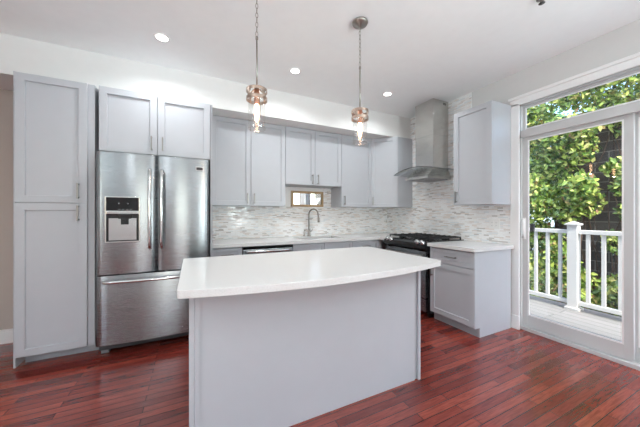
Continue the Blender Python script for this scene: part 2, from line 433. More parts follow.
# door casing on right wall
bm = nb()
for y0, y1 in ((DY1 - .03, DY1 + .058), (DY0 - .058, DY0 + .03)):
    box(bm, XW - .018, XW, y0, y1, .15, DZ - .0, .004); box(bm, XW - .026, XW, y0 - .004, y1 + .004, 0, .15, .006)
box(bm, XW - .018, XW, DY0 - .058, DY1 + .058, DZ - .02, DZ + .045, .004)
box(bm, XW - .034, XW, DY0 - .075, DY1 + .072, DZ + .045, DZ + .075, .008)
struct('trim_door', bm, 'trim')
bm = nb(); box(bm, XW - .014, XW, WY0 - .07, WY1 + .07, WZ0 - .07, WZ0, .004); box(bm, XW - .014, XW, WY0 - .07, WY1 + .07, WZ1, WZ1 + .07, .004)
box(bm, XW - .014, XW, WY0 - .07, WY0, WZ0, WZ1, .004); box(bm, XW - .014, XW, WY1, WY1 + .07, WZ0, WZ1, .004)
struct('trim_window', bm, 'trim')

# patio door: frame, transom, sliding leaf, fixed leaf
fx0, fx1 = 3.225, 3.345
bm = nb()
box(bm, fx0, fx1, DY1 - .028, DY1, .0, DZ, .003); box(bm, fx0, fx1, DY0, DY0 + .028, 0, DZ, .003)
box(bm, fx0, fx1, DY0, DY1, DZ - .028, DZ, .003); box(bm, fx0, fx1, DY0, DY1, 2.085, 2.165, .003)
box(bm, fx0, fx1, DY0, DY1, 0, .035, .003); box(bm, fx0 + .05, fx0 + .056, DY0, DY1, .035, .05)
dr = struct('door_1', bm, 'vinyl')
def leaf(name, x0, x1, y0, y1, z0, z1, s, bot, top, par):
    bm = nb()
    box(bm, x0, x1, y0, y0 + s, z0, z1, .003); box(bm, x0, x1, y1 - s, y1, z0, z1, .003)
    box(bm, x0, x1, y0 + s, y1 - s, z0, z0 + bot, .003); box(bm, x0, x1, y0 + s, y1 - s, z1 - top, z1, .003)
    o = obj(name, bm, 'vinyl', par)
    c = (x0 + x1) / 2
    g = nb(); box(g, c - .003, c + .003, y0 + s - .005, y1 - s + .005, z0 + bot - .005, z1 - top + .005)
    obj('pane', g, 'glass', o)
    b = nb(); w = .012
    for y_0, y_1, z_0, z_1 in ((y0 + s, y0 + s + w, z0 + bot, z1 - top), (y1 - s - w, y1 - s, z0 + bot, z1 - top), (y0 + s + w, y1 - s - w, z0 + bot, z0 + bot + w), (y0 + s + w, y1 - s - w, z1 - top - w, z1 - top)):
        box(b, x0 - .001, x0 + .006, y_0, y_1, z_0, z_1)
    obj('glazing_bead', b, 'trim', o)
    return o
lf = leaf('sliding_panel', 3.262, 3.295, .825, DY1 - .02, .04, 2.09, .055, .12, .035, dr)
leaf('fixed_panel', 3.305, 3.335, DY0 + .02, .86, .04, 2.09, .05, .12, .035, dr)
leaf('transom', 3.27, 3.30, DY0 + .02, DY1 - .02, 2.15, DZ - .015, .028, .03, .03, dr)
bm = nb(); tube(bm, [(3.262, 1.622, 1.20), (3.235, 1.612, 1.19), (3.215, 1.600, 1.15), (3.215, 1.600, 1.05), (3.235, 1.612, 1.01), (3.262, 1.622, 1.00)], .009, 8); box(bm, 3.255, 3.263, 1.60, 1.64, .985, 1.215, .003)
obj('handle', bm, 'trim', lf, label='white curved pull handle')
bm = nb(); box(bm, 3.296, 3.325, 1.548, 1.585, 1.065, 1.15, .008); obj('latch', bm, 'darkgrey', lf, label='small dark outside latch')

# ------------------------------------------------------------------ outdoors
bm = nb(); box(bm, 3.37, 5.0, -5, 6, -.14, -.08); dk = struct('floor_deck', bm, 'deck')
bm = nb(); box(bm, -30, 60, -40, 60, -2.7, -2.6); struct('floor_ground', bm, 'soil')
rt = thing('deck_railing', 'white vinyl railing with square posts and balusters along the deck edge', 'railing', (4.8, 0, -.08))
bm = nb()
for i in range(-26, 38):
    y = 1.771 + .15 * i
    if abs((y - 1.771 + .9) % 1.8 - .9) < .08: continue
    if -1.2 < y < 4.4: box(bm, -.018, .018, y - .018, y + .018, .10, 1.06)
obj('balusters', bm, 'railing', rt)
B('top_rail', 'railing', rt, -.035, .035, -4.6, 5.6, 1.06, 1.115, bev=.006)
B('bottom_rail', 'railing', rt, -.03, .03, -4.6, 5.6, .075, .13, bev=.006)
for k in range(-3, 3):
    y = 1.771 + 1.8 * k; bm = nb()
    box(bm, -.055, .055, y - .055, y + .055, 0, 1.18, .004)
    box(bm, -.075, .075, y - .075, y + .075, 1.18, 1.2, .004)
    t = bmesh.new(); vs = [t.verts.new((a, y + b, 1.2)) for a, b in ((-.068, -.068), (.068, -.068), (.068, .068), (-.068, .068))]; ap = t.verts.new((0, y, 1.235))
    for q in range(4): t.faces.new([vs[q], vs[(q + 1) % 4], ap])
    t.faces.new(vs[::-1]); merge(bm, t)
    box(bm, -.078, .078, y - .078, y + .078, 0, .035, .006)
    obj('post', bm, 'railing', rt)

# neighbour's block wall with pipe, far house
wt = thing('block_wall', 'tall dark grey block wall half covered in ivy beyond the deck', 'wall', (7.6, 0, -2.6))
B('masonry', 'block', wt, 0, .3, -9, 3.15, 0, 6.05)
bm = nb(); tube(bm, [(-.06, 1.82, 5.2), (-.06, 1.82, 6.5)], .035, 8); obj('downpipe', bm, 'greyplastic', wt)
ht = thing('neighbour_house', 'pale blue sided house far behind the trees, seen above the leaves', 'building', (19, 14, -2.6))
B('siding_walls', 'siding', ht, -1, 6, -4, 8, 0, 8.2)
bm = nb(); prism(bm, [(-4.6, 0), (8.6, 0), (2, 2.6)], -1.6, 6.6, mtx=Matrix(((0, 0, 1, 0), (1, 0, 0, 0), (0, 1, 0, 8.2), (0, 0, 0, 1)))); obj('roof', bm, 'roofing', ht)
for y in (-2.5, 0.5, 3.5):
    f = B('window', 'trim', ht, -1.05, -1, y, y + 1.1, 5.0, 6.8); B('pane', 'blackglass', f, -1.07, -1.05, y + .1, y + 1.0, 5.1, 6.7)

def leaves(n, clumps, size, mtl, name, parent, seed, facing=(-.5, -.5, .5)):
    R = random.Random(seed); vs = []; fs = []
    tot = sum(c[6] for c in clumps)
    fv = Vector(facing)
    for cx, cy, cz, rx, ry, rz, wgt in clumps:
        for _ in range(int(n * wgt / tot)):
            d = Vector((R.gauss(0, 1), R.gauss(0, 1), R.gauss(0, 1))).normalized() * (R.random() ** .35)
            p = Vector((cx + d.x * rx, cy + d.y * ry, cz + d.z * rz))
            nrm = (Vector((R.gauss(0, 1), R.gauss(0, 1), R.gauss(0, 1))).normalized() + fv).normalized()
            a = nrm.cross(Vector((R.gauss(0, 1), R.gauss(0, 1), R.gauss(0, 1)))).normalized(); b = nrm.cross(a)
            s = size * R.uniform(.6, 1.35); k = len(vs)
            vs += [p - a * s, p - a * s * .35 + b * s * .55 + nrm * s * .12, p + a * s * .5 + b * s * .38 + nrm * s * .05, p + a * s * 1.1 - nrm * s * .1, p + a * s * .5 - b * s * .38 + nrm * s * .05, p - a * s * .35 - b * s * .55 + nrm * s * .12]
            fs.append((k, k + 1, k + 2, k + 3)); fs.append((k, k + 3, k + 4, k + 5))
    me = bpy.data.meshes.new(name); me.from_pydata([tuple(v) for v in vs], [], fs); me.materials.append(M[mtl])
    o = bpy.data.objects.new(name, me); COL.objects.link(o); o.parent = parent
    return o
# ivy: hanging mass on the wall's left half and smaller drifts right
iv = thing('climbing_ivy', 'sunlit yellow-green ivy hanging in thick drifts over the block wall', 'ivy', (7.2, 0, -2.6))
R = random.Random(3); cl = []
for _ in range(70):
    y = R.uniform(2.45, 3.9); z = R.uniform(.8, 6.6); cl.append((R.uniform(-.2, .1), y, z, .26, .30, .34, 1.0))
for y, z, r, w in ((2.2, 5.9, .35, 1), (1.9, 5.6, .3, .8), (2.1, 4.75, .2, .5), (1.95, 4.4, .22, .6), (2.3, 6.6, .4, 1.3), (1.6, 6.3, .4, 1.0), (1.1, 6.0, .4, 1.0), (1.9, 3.9, .2, .5), (2.05, 3.3, .25, .6), (1.7, 4.9, .25, .6), (1.55, 4.2, .25, .6), (1.3, 5.2, .35, .8), (1.2, 4.2, .35, .8), (.9, 3.2, .4, .8), (2.1, 2.4, .3, .8), (1.7, 2.8, .3, .6), (.5, 4.8, .4, .9), (0, 4.2, .5, .9), (-.8, 4.6, .6, 1.2), (1.6, 3.4, .3, .7), (2.2, 1.6, .35, .8), (1.2, 1.8, .5, .8), (2.0, 6.2, .35, 1.2), (1.3, 6.3, .35, 1.2), (.6, 6.2, .35, 1), (2.7, 6.9, .35, 1.2), (2.4, 6.7, .35, 1.2), (2.1, 6.8, .35, 1.1), (2.9, 6.6, .3, 1), (2.5, 6.3, .3, 1), (1.7, 6.8, .35, 1)):
    cl.append((.15, y, z, .2, r, r, w))
leaves(26000, cl, .053, 'ivyleaf', 'leaves', iv, 11)
bm = nb(); R = random.Random(5)
for _ in range(26):
    y = R.uniform(.6, 3.7); z = 0.2 if R.random() < .5 else R.uniform(1, 3); p = [(R.uniform(.15, .33), y, z)]
    for k in range(9):
        y += R.uniform(-.16, .16); z += R.uniform(.3, .6); p.append((R.uniform(.15, .33), y, z))
    tube(bm, p, [.014 * (1 - .07 * i) for i in range(len(p))], 5)
obj('stems', bm, 'bark', iv)
# tree left of the wall
def tree(x, y, h, r, n, label, seed, size=.06, leafm='treeleaf'):
    t = thing('leafy_tree', label, 'tree', (x, y, -2.6)); bm = nb(); R = random.Random(seed)
    tube(bm, [(0, 0, 0), (.05, .03, h * .35), (-.04, .05, h * .7), (0, 0, h * .95)], [.16, .12, .08, .03], 8)
    for _ in range(14):
        z = R.uniform(.3, .8) * h; a = R.uniform(0, 2 * PI); tube(bm, [(0, 0, z), (math.cos(a) * r * .4, math.sin(a) * r * .4, z + r * .25), (math.cos(a) * r * .8, math.sin(a) * r * .8, z + r * .45)], [.05, .03, .012], 6)
    obj('trunk', bm, 'bark', t)
    cl = []
    for _ in range(60):
        a = R.uniform(0, 2 * PI); q = R.random() ** .5 * r; cl.append((math.cos(a) * q, math.sin(a) * q, R.uniform(.18, 1.0) * h, r * .3, r * .3, r * .26, 1))
    leaves(n, cl, size, leafm, 'crown', t, seed + 1)
    return t
tree(9.4, 5.4, 8.0, 1.7, 16000, 'bright green leafy tree left of the block wall, seen through the glass door', 21)
tree(12.5, 9.6, 8.0, 2.2, 9000, 'darker leafy tree standing further back beside the pale blue house', 31, .12)
tree(11.2, .4, 9.0, 2.3, 20000, 'bluish green tree rising behind the block wall above the transom', 41)
for i, (y, w, lab) in enumerate(((3.05, .62, 'dark green shrub below the deck railing left of the tall post'), (1.1, .62, 'brown-green shrub below the deck railing right of the tall post'), (-.7, .75, 'dark green shrub behind the railing at the right edge of the glass'))):
    s = thing('shrub', lab, 'shrub', (5.95, y, -2.6), group='shrubs below the deck')
    R = random.Random(50 + i); cl = [(R.uniform(-.45, .45), R.uniform(-w, w), R.uniform(.3, 2.7), .3, .35, .35, 1) for _ in range(26)]
    leaves(3000, cl, .055, 'shrubleaf', 'foliage', s, 60 + i)
    bm = nb()
    for k in range(9): tube(bm, [(0, R.uniform(-.2, .2), 0), (R.uniform(-.3, .3), R.uniform(-.7, .7), 1.2), (R.uniform(-.4, .4), R.uniform(-w, w), 2.6)], [.02, .014, .006], 5)
    obj('branches', bm, 'bark', s)

# ------------------------------------------------------------------ tall pantry
def body_box(parent, x0, x1, y0, y1, z0, z1, m='cab', name='body'):
    return B(name, m, parent, x0, x1, y0, y1, z0, z1, bev=.0015)
pn = thing('pantry_cabinet', 'tall grey two-door pantry cabinet left of the refrigerator', 'cabinet', (-1.281, 2.94, 0))
body_box(pn, .003, .50, .021, .855, .1, 2.396)
B('side_panel', 'cab', pn, -.010, .002, .012, .68, .025, 2.40, bev=.001)
B('toe_kick', 'toe', pn, .003, .50, .15, .17, 0, .1)
door(pn, 0, .454, 1.35, 2.396, .395, 1.455)
door(pn, 0, .454, .105, 1.35, .395, 1.265)

# ------------------------------------------------------------------ cabinet over the refrigerator
oc = thing('over_fridge_cabinet', 'grey double-door cabinet mounted directly above the refrigerator', 'cabinet', (-.752, 2.94, 1.818))
body_box(oc, 0, .912, .021, .855, 0, .578)
door(oc, 0, .446, 0, .578, .40, .105)
door(oc, .446, .912, 0, .578, .49, .105)
fp = B('refrigerator_side_panel', 'cab', None, .163, .183, 2.96, YB - .001, 0, 2.396)
fp.location = (0, 0, 0); tag(fp, 'narrow grey end panel standing against the right side of the refrigerator', 'panel')

# ------------------------------------------------------------------ refrigerator
rf = thing('refrigerator', 'stainless steel french-door refrigerator with bottom freezer drawer and water dispenser', 'refrigerator', (-.757, 2.855, 0))
FW = .905
B('body', 'darkgrey', rf, .012, FW - .012, .075, .90, .05, 1.775, bev=.004)
def curved_panel(x0, x1, z0, z1, y_edge, bulge, t, cut=None):
    """convex door: front bows towards -y, rounded vertical edges"""
    pts = []; n = 20
    for k in range(n + 1):
        s = k / n; x = x0 + (x1 - x0) * s; e = min(s, 1 - s) * (x1 - x0)
        yy = y_edge - bulge * (1 - (2 * s - 1) ** 2)
        if e < .012: yy += .010 * (1 - math.sqrt(max(0, 1 - ((.012 - e) / .012) ** 2)))
        pts.append((x, yy))
    pts = pts + [(x1, y_edge + t), (x0, y_edge + t)]
    bm = nb(); prism(bm, pts, z0, z1, .003)
    for f in bm.faces: f.smooth = abs(f.normal.z) < .5
    return bm, pts
bmL, _ = curved_panel(.003, .449, .728, 1.80, .012, .014, .065)
ld = obj('door', bmL, 'steel', rf)
bmR, _ = curved_panel(.453, .902, .728, 1.80, .012, .014, .065)
rd = obj('door', bmR, 'steel', rf)
bmF, _ = curved_panel(.003, .902, .112, .718, .012, .02, .065)
fd = obj('freezer_drawer', bmF, 'steel', rf)
for par, x in ((ld, .405), (rd, .497)):
    bm = nb(); pts = [(x, .0, 1.665), (x, -.03, 1.66)] + [(x, -.045 - .022 * math.sin(PI * k / 12), 1.65 - .70 * k / 12) for k in range(13)] + [(x, -.03, .945), (x, .0, .94)]
    tube(bm, pts, [.010, .012] + [.0145] * 13 + [.012, .010], 12); obj('handle', bm, 'chrome', par, label='long curved polished handle')
bm = nb(); pts = [(.06, -.0, .672), (.065, -.035, .672)] + [(.08 + .745 * k / 14, -.05 - .03 * math.sin(PI * k / 14), .672) for k in range(15)] + [(.84, -.035, .672), (.845, 0, .672)]
tube(bm, pts, [.010, .012] + [.015] * 15 + [.012, .010], 12); obj('handle', bm, 'chrome', fd, label='wide horizontal polished handle')
# dispenser
dx0, dx1, dz0, dz1 = .082, .318, 1.018, 1.402
bm = nb()
for a in ((dx0 - .008, dx0, dz0 - .008, dz1 + .008), (dx1, dx1 + .008, dz0 - .008, dz1 + .008), (dx0, dx1, dz1, dz1 + .008), (dx0, dx1, dz0 - .012, dz0)):
    box(bm, a[0], a[1], -.013, .01, a[2], a[3], .002)
ds = obj('dispenser', bm, 'chrome', rf)
B('control_panel', 'blackglass', ds, dx0, dx1, -.012, 0, 1.285, dz1, bev=.002)
for k in range(4): B('indicator_mark', 'greyplastic', ds, dx0 + .085 + .028 * k, dx0 + .10 + .028 * k, -.0128, -.0118, 1.297, 1.301)
for x in (.09, .155):
    bm = nb(); lathe(bm, [(0, 0), (.006, 0), (.006, .001), (0, .001)], 12, Matrix.Translation((dx0 + x, -.012, 1.35)) @ Matrix.Rotation(PI / 2, 4, 'X')); obj('indicator_button', bm, 'greyplastic', ds)
bm = nb(); box(bm, dx0, dx1, -.013, 0, 1.258, 1.285, .003); obj('panel_rim', bm, 'chrome', ds)
# recess (inner bin): modelled as a dark shallow concave bin standing just behind the door skin line
bm = nb()
box(bm, dx0, dx1, -.008, -.004, dz0, 1.258)
obj('alcove', bm, 'black', ds)
bm = nb(); t = bmesh.new(); n = 8; fr = []
for k in range(n + 1):
    z = dz0 + .012 + (.19) * k / n; y = -.011 - .002 * math.sin(PI * k / n)
    fr.append([t.verts.new((dx0 + .018, y, z)), t.verts.new((dx1 - .018, y, z))])
for a, b in zip(fr, fr[1:]):
    f = t.faces.new([a[0], a[1], b[1], b[0]]); f.smooth = True
merge(bm, t); box(bm, dx0 + .018, dx1 - .018, -.012, -.006, dz0 + .01, dz0 + .2)
obj('back_plate', bm, 'chrome', ds)
bm = nb(); cxx = (dx0 + dx1) / 2 + .015
box(bm, cxx - .045, cxx + .045, -.03, -.008, 1.215, 1.258, .004); box(bm, cxx - .028, cxx + .028, -.024, -.01, 1.165, 1.215, .004)
obj('nozzle', bm, 'black', ds)
bm = nb(); box(bm, .78, .85, -.006, .0, 1.682, 1.722, .003); bd = obj('badge', bm, 'chrome', rf)
B('badge_inlay', 'darkgrey', bd, .786, .844, -.008, -.005, 1.688, 1.716, bev=.001)
for x in (0.012, FW - .072):
    bm = nb(); box(bm, x, x + .06, .13, .21, 0, .06, .004); obj('foot', bm, 'greyplastic', rf)
B('kick_grille', 'black', rf, .072, FW - .072, .17, .20, .012, .09)

# ------------------------------------------------------------------ upper cabinets, back wall
def up(name, label, x0, x1, z0, z1, doors):
    t = thing(name, label, 'cabinet', (x0, 3.45, z0)); w = x1 - x0; h = z1 - z0
    body_box(t, .001, w - .001, .021, .34, 0, h)
    for d in doors: door(t, *d)
    return t
hz = .095
up('wall_cabinet', 'wide grey double-door wall cabinet between refrigerator and sink cabinet', .198, 1.141, 1.362, ZS - .003, [(0, .476, 0, 1.1, .433, hz), (.476, .943, 0, 1.1, .52, hz)])
up('wall_cabinet', 'short grey double-door wall cabinet above the sink faucet', 1.141, 2.031, 1.667, ZS - .003, [(0, .446, 0, .796, .403, .085), (.446, .89, 0, .796, .489, .085)])
up('wall_cabinet', 'grey single-door wall cabinet right of the short one over the sink', 2.031, 2.588, 1.362, ZS - .003, [(0, .557, 0, 1.1, .045, .1)])
cc = thing('corner_wall_cabinet', 'grey diagonal corner wall cabinet left of the range hood', 'cabinet', (0, 0, 1.362))
bm = nb(); prism(bm, [(2.592, YB - .009), (2.592, 3.478), (2.885, 3.175), (XW - .009, 3.175), (XW - .009, YB - .009)], 0, ZS - .003 - 1.362, .0015); obj('body', bm, 'cab', cc)
dd = obj('door', shaker(.004, .41, .002, 1.099), 'cab', cc, loc=(2.578, 3.465, 0), rotz=-PI / 4 - .015)
pull(dd, .045, .1)
ur = thing('wall_cabinet', 'grey single-door wall cabinet on the right wall beside the patio door', 'cabinet', (2.84, 2.165, 1.362), -PI / 2)
body_box(ur, .001, .455, .021, .352, 0, 1.10)
door(ur, 0, .456, 0, 1.10, .045, .095)

# ------------------------------------------------------------------ base cabinets, back wall
def base(name, label, x0, x1, fronts, loc_y=3.17):
    t = thing(name, label, 'cabinet', (x0, loc_y, 0)); w = x1 - x0
    body_box(t, .001, w - .001, .021, YB - loc_y - .01, .1, .872)
    B('toe_kick', 'toe', t, .001, w - .001, .09, .11, 0, .1)
    for f in fronts: door(t, *f[:-1], name=f[-1], rail=.04 if f[-1] != 'door' else .057)
    return t
base('base_cabinet', 'narrow grey base cabinet with drawer between refrigerator and dishwasher', .186, .52, [(0, .334, .715, .868, .167, .79, False, 'drawer'), (0, .334, .105, .712, .29, .62, True, 'door')])
t = base('sink_base_cabinet', 'grey base cabinet with two false drawer fronts under the sink', 1.15, 2.044, [(0, .447, .715, .868, None, None, False, 'false_front'), (.447, .894, .715, .868, None, None, False, 'false_front'), (0, .447, .105, .712, .40, .62, True, 'door'), (.447, .894, .105, .712, .49, .62, True, 'door')])
# sink cabinet must leave room for the bowl: lower its carcass
for o in t.children:
    if o.name.startswith('body'):
        for v in o.data.vertices:
            if v.co.z > .5: v.co.z = min(v.co.z, .66)
B('front_rail', 'cab', t, .001, .893, .021, .07, .66, .872)
t = base('base_cabinet', 'grey corner base cabinet between the sink cabinet and the gas range', 2.046, 2.56, [(0, .46, .715, .868, .23, .79, False, 'drawer'), (0, .46, .105, .712, .05, .62, True, 'door')])
B('corner_filler', 'cab', t, .46, .512, .0, .021, .105, .868)

# dishwasher
dw = thing('dishwasher', 'stainless dishwasher with long bar handle under the back counter', 'dishwasher', (.523, 3.15, 0))
B('body', 'darkgrey', dw, .004, .62, .04, .62, .02, .862)
B('door', 'steel', dw, .006, .618, 0, .04, .11, .835, bev=.006)
B('control_strip', 'blackglass', dw, .006, .618, .004, .04, .836, .866, bev=.003)
bm = nb(); pts = [(.04, 0, .815), (.045, -.03, .815)] + [(.06 + .504 * k / 10, -.042 - .014 * math.sin(PI * k / 10), .815) for k in range(11)] + [(.579, -.03, .815), (.584, 0, .815)]
tube(bm, pts, .016, 12); obj('handle', bm, 'chrome', dw)
B('kick_plate', 'black', dw, .006, .618, .06, .075, .0, .1)

# ------------------------------------------------------------------ countertops and sink
ZT0, ZT1 = .876, .914
SX0, SX1, SY0, SY1 = 1.30, 1.96, 3.30, 3.66
bm = nb()
CF = 3.135
def quad_prism(poly): prism(bm, poly, ZT0, ZT1)
for a in ((.185, SX0, CF, YB - .009), (SX0, SX1, CF, SY0), (SX0, SX1, SY1, YB - .009), (SX1, XW - .009, CF, YB - .009), (2.507, XW - .009, 3.036, CF)):
    box(bm, a[0], a[1], a[2], a[3], ZT0, ZT1)
bmesh.ops.remove_doubles(bm, verts=bm.verts, dist=.0001)
ct = tag(obj('countertop', bm, 'quartz'), 'white quartz countertop along the back wall holding the sink', 'countertop')
sk = thing('sink', 'undermount stainless sink basin set into the back countertop', 'sink', ((SX0 + SX1) / 2, (SY0 + SY1) / 2, .7))
bm = nb(); w2, d2 = (SX1 - SX0) / 2, (SY1 - SY0) / 2
box(bm, -w2, w2, -d2, d2, 0, .004); box(bm, -w2, -w2 + .004, -d2, d2, .004, .1755); box(bm, w2 - .004, w2, -d2, d2, .004, .1755); box(bm, -w2, w2, -d2, -d2 + .004, .004, .1755); box(bm, -w2, w2, d2 - .004, d2, .004, .1755)
obj('basin', bm, 'steel', sk)
bm = nb(); lathe(bm, [(0, .0045), (.02, .0045), (.04, .009), (.044, .0045), (.0, .0045)], 20); obj('drain', bm, 'chrome', sk)
fc = thing('faucet', 'tall brushed nickel gooseneck faucet with pull-down spray behind the sink', 'faucet', (1.605, 3.715, ZT1))
bm = nb(); lathe(bm, [(0, 0), (.028, 0), (.028, .006), (.022, .014), (.019, .05), (.019, .1), (.014, .108), (0, .108)], 20); obj('base', bm, 'nickel', fc)
bm = nb(); pts = [(0, 0, .1), (0, 0, .3)] + [(0, -.085 + .085 * math.cos(a * PI / 10), .33 + .085 * math.sin(a * PI / 10)) for a in range(0, 10)] + [(0, -.172, .31), (0, -.175, .28)]
pts = [(p[0] + (-p[1]) * .55, p[1] * .8, p[2]) for p in pts]
tube(bm, pts, .011, 12); obj('spout', bm, 'nickel', fc)
bm = nb(); tube(bm, [(.0963, -.14, .29), (.098, -.142, .25), (.100, -.143, .215)], [.014, .017, .020], 12); obj('spray_head', bm, 'nickel', fc)
bm = nb(); tube(bm, [(.015, 0, .075), (.05, -.005, .08)], .008, 10); tube(bm, [(.045, -.005, .08), (.065, -.01, .12)], .006, 10); obj('lever', bm, 'nickel', fc)
sd = thing('soap_dispenser', 'slim nickel soap dispenser pump left of the faucet', 'soap dispenser', (1.53, 3.725, ZT1))
bm = nb(); lathe(bm, [(0, 0), (.016, 0), (.016, .006), (.010, .012), (.008, .06), (0, .06)], 16); obj('collar', bm, 'nickel', sd)
bm = nb(); tube(bm, [(0, 0, .055), (0, 0, .085), (0, -.03, .095), (0, -.06, .088)], .005, 8); obj('spout', bm, 'nickel', sd)
# wood framed mirror on the backsplash
mr = thing('wood_framed_mirror', 'small mirror in a pale wood frame on the backsplash behind the faucet', 'mirror', (1.335, YB - .0125, 1.366))
bm = nb(); mw, mh, fw = .54, .24, .034
box(bm, 0, fw, -.03, 0, 0, mh, .003); box(bm, mw - fw, mw, -.03, 0, 0, mh, .003); box(bm, fw, mw - fw, -.03, 0, 0, fw, .003); box(bm, fw, mw - fw, -.03, 0, mh - fw, mh, .003)
obj('frame', bm, 'pinewood', mr); B('mirror_glass', 'mirror', mr, fw - .004, mw - fw + .004, -.012, -.004, fw - .004, mh - fw + .004)

# ------------------------------------------------------------------ right run: range, base cabinet, top
rg = thing('gas_range', 'slide-in gas range with black front, steel oven door and cast iron grates', 'range', (2.50, 3.03, 0), -PI / 2)
RW = .762
B('body', 'black', rg, .002, RW - .002, .06, .69, .05, .895, bev=.003)
od = B('oven_door', 'steel', rg, .028, RW - .028, .012, .06, .235, .80, bev=.006)
B('window', 'blackglass', od, .13, RW - .13, .006, .02, .33, .66, bev=.004)
bm = nb(); tube(bm, [(.07, .012, .755), (.07, -.035, .755), (.10, -.042, .755), (RW - .10, -.042, .755), (RW - .07, -.035, .755), (RW - .07, .012, .755)], .011, 10); obj('handle', bm, 'steelbar', od)
dwr = B('storage_drawer', 'steel', rg, .028, RW - .028, .014, .06, .075, .225, bev=.005)
bm = nb(); box(bm, .10, RW - .10, .002, .016, .195, .215, .004); obj('drawer_grip', bm, 'chrome', dwr)
# bull-nosed black control panel with rounded ends
bm = nb(); pr = [(.06, .812), (.012, .815), (-.012, .835), (-.016, .858), (-.002, .895), (.045, .918), (.06, .918)]
prism(bm, pr, 0, RW + .0, .004, Matrix(((0, 0, 1, 0), (1, 0, 0, 0), (0, 1, 0, 0), (0, 0, 0, 1)))); obj('control_panel', bm, 'black', rg)
bm = nb(); box(bm, -.004, RW + .004, .045, .675, .905, .923, .004); ck = obj('cooktop', bm, 'black', rg)
for i, x in enumerate((.065, .14, RW - .14, RW - .065)):
    bm = nb(); mt = Matrix.Translation((x, .006, .905)) @ Matrix.Rotation(math.radians(52), 4, 'X')
    lathe(bm, [(0, -.004), (.030, -.004), (.030, .004), (.024, .010), (.022, .034), (.016, .038), (0, .038)], 20, mt); obj('knob', bm, 'chrome', rg)
for i in range(3):
    x0 = .02 + .243 * i; bm = nb(); x1 = x0 + .236; s = .006
    for y in (.085, .36, .64): box(bm, x0, x1, y - s, y + s, .948, .960, .002)
    for x in (x0 + .04, x0 + .118, x1 - .04):
        for y in (.15, .29, .43, .57): box(bm, x - s, x + s, y - .022, y + .022, .958, .970, .002)
    for x in (x0 + s, (x0 + x1) / 2, x1 - s): box(bm, x - s, x + s, .085, .64, .945, .960, .002)
    for x in (x0 + s, x1 - s):
        for y in (.085, .64): box(bm, x - s, x + s, y - s, y + s, .922, .946)
    for cy in (.22, .50):
        for a in range(4):
            ca, sa = math.cos(a * PI / 2 + PI / 4), math.sin(a * PI / 2 + PI / 4); tube(bm, [((x0 + x1) / 2 + ca * .03, cy + sa * .03, .956), ((x0 + x1) / 2 + ca * .105, cy + sa * .105, .956)], .006, 6)
    obj('grate', bm, 'blackmat', ck)
for x, y in ((.138, .22), (.138, .50), (.381, .36), (.624, .22), (.624, .50)):
    bm = nb(); lathe(bm, [(0, .922), (.05, .922), (.05, .932), (.038, .936), (.036, .944), (0, .946)], 20, Matrix.Translation((x, y, 0))); obj('burner', bm, 'blackmat', ck)
for x in (.03, RW - .07):
    for y in (.09, .60):
        bm = nb(); box(bm, x, x + .04, y, y + .04, 0, .05); obj('foot', bm, 'black', rg)

br_ = thing('base_cabinet', 'grey base cabinet with drawer and door right of the gas range', 'cabinet', (2.54, 2.262, 0), -PI / 2)
body_box(br_, .003, .545, .021, .61, .1, .872)
B('toe_kick', 'toe', br_, .003, .545, .08, .095, 0, .1)
bm = nb(); prism(bm, [(.004, .1), (.08, .1), (.08, 0), (.62, 0), (.62, .874), (.004, .874)], .546, .564, 0, Matrix(((0, 0, 1, 0), (1, 0, 0, 0), (0, 1, 0, 0), (0, 0, 0, 1)))); obj('end_panel', bm, 'cab', br_)
door(br_, .012, .562, .70, .868, .30, .785, False, 'drawer', rail=.042)
door(br_, .012, .562, .105, .697, .045, .60, True, 'door')
bm = nb(); box(bm, 2.507, XW - .009, 1.678, 2.262, ZT0, ZT1, .003)
tag(obj('countertop', bm, 'quartz'), 'short white quartz countertop between gas range and patio door', 'countertop')

# ------------------------------------------------------------------ range hood
hd = thing('range_hood', 'stainless chimney range hood with curved glass canopy above the gas range', 'range hood', (XW - .009, 2.67, 1.73))
bm = nb(); box(bm, -.295, 0, -.158, .158, .60, 1.078, .002); box(bm, -.291, 0, -.155, .155, .14, .60, .002); ch = obj('chimney', bm, 'hoodsteel', hd)
bm = nb()
for k in range(3): box(bm, -.10 + .02 * k, -.09 + .02 * k, -.1595, -.157, 1.02, 1.05)
obj('vent_slots', bm, 'black', ch)
t = bmesh.new()
lo = [t.verts.new(p) for p in ((-.44, -.20, 0), (0, -.20, 0), (0, .20, 0), (-.44, .20, 0))]; mi = [t.verts.new(p) for p in ((-.44, -.20, .03), (0, -.20, .03), (0, .20, .03), (-.44, .20, .03))]
hi = [t.verts.new(p) for p in ((-.30, -.16, .145), (0, -.16, .145), (0, .16, .145), (-.30, .16, .145))]
t.faces.new(lo[::-1]); t.faces.new(hi)
for a, b in ((lo, mi), (mi, hi)):
    for k in range(4): t.faces.new([a[k], a[(k + 1) % 4], b[(k + 1) % 4], b[k]])
bmesh.ops.recalc_face_normals(t, faces=t.faces); bm = nb(); merge(bm, t); obj('body', bm, 'hoodsteel', hd)
bm = nb(); box(bm, -.40, -.03, -.17, -.01, -.006, 0); box(bm, -.40, -.03, .01, .17, -.006, 0); obj('filter', bm, 'greyplastic', hd)
bm = nb(); t = bmesh.new(); n = 20; rows = []
for k in range(n + 1):
    y = -.385 + .77 * k / n; s = y / .385; z = .150 - .055 * s * s; xf = -.49 - .03 * (1 - s * s)
    rows.append([t.verts.new((0, y, z)), t.verts.new((xf, y, z)), t.verts.new((xf, y, z + .007)), t.verts.new((0, y, z + .007))])
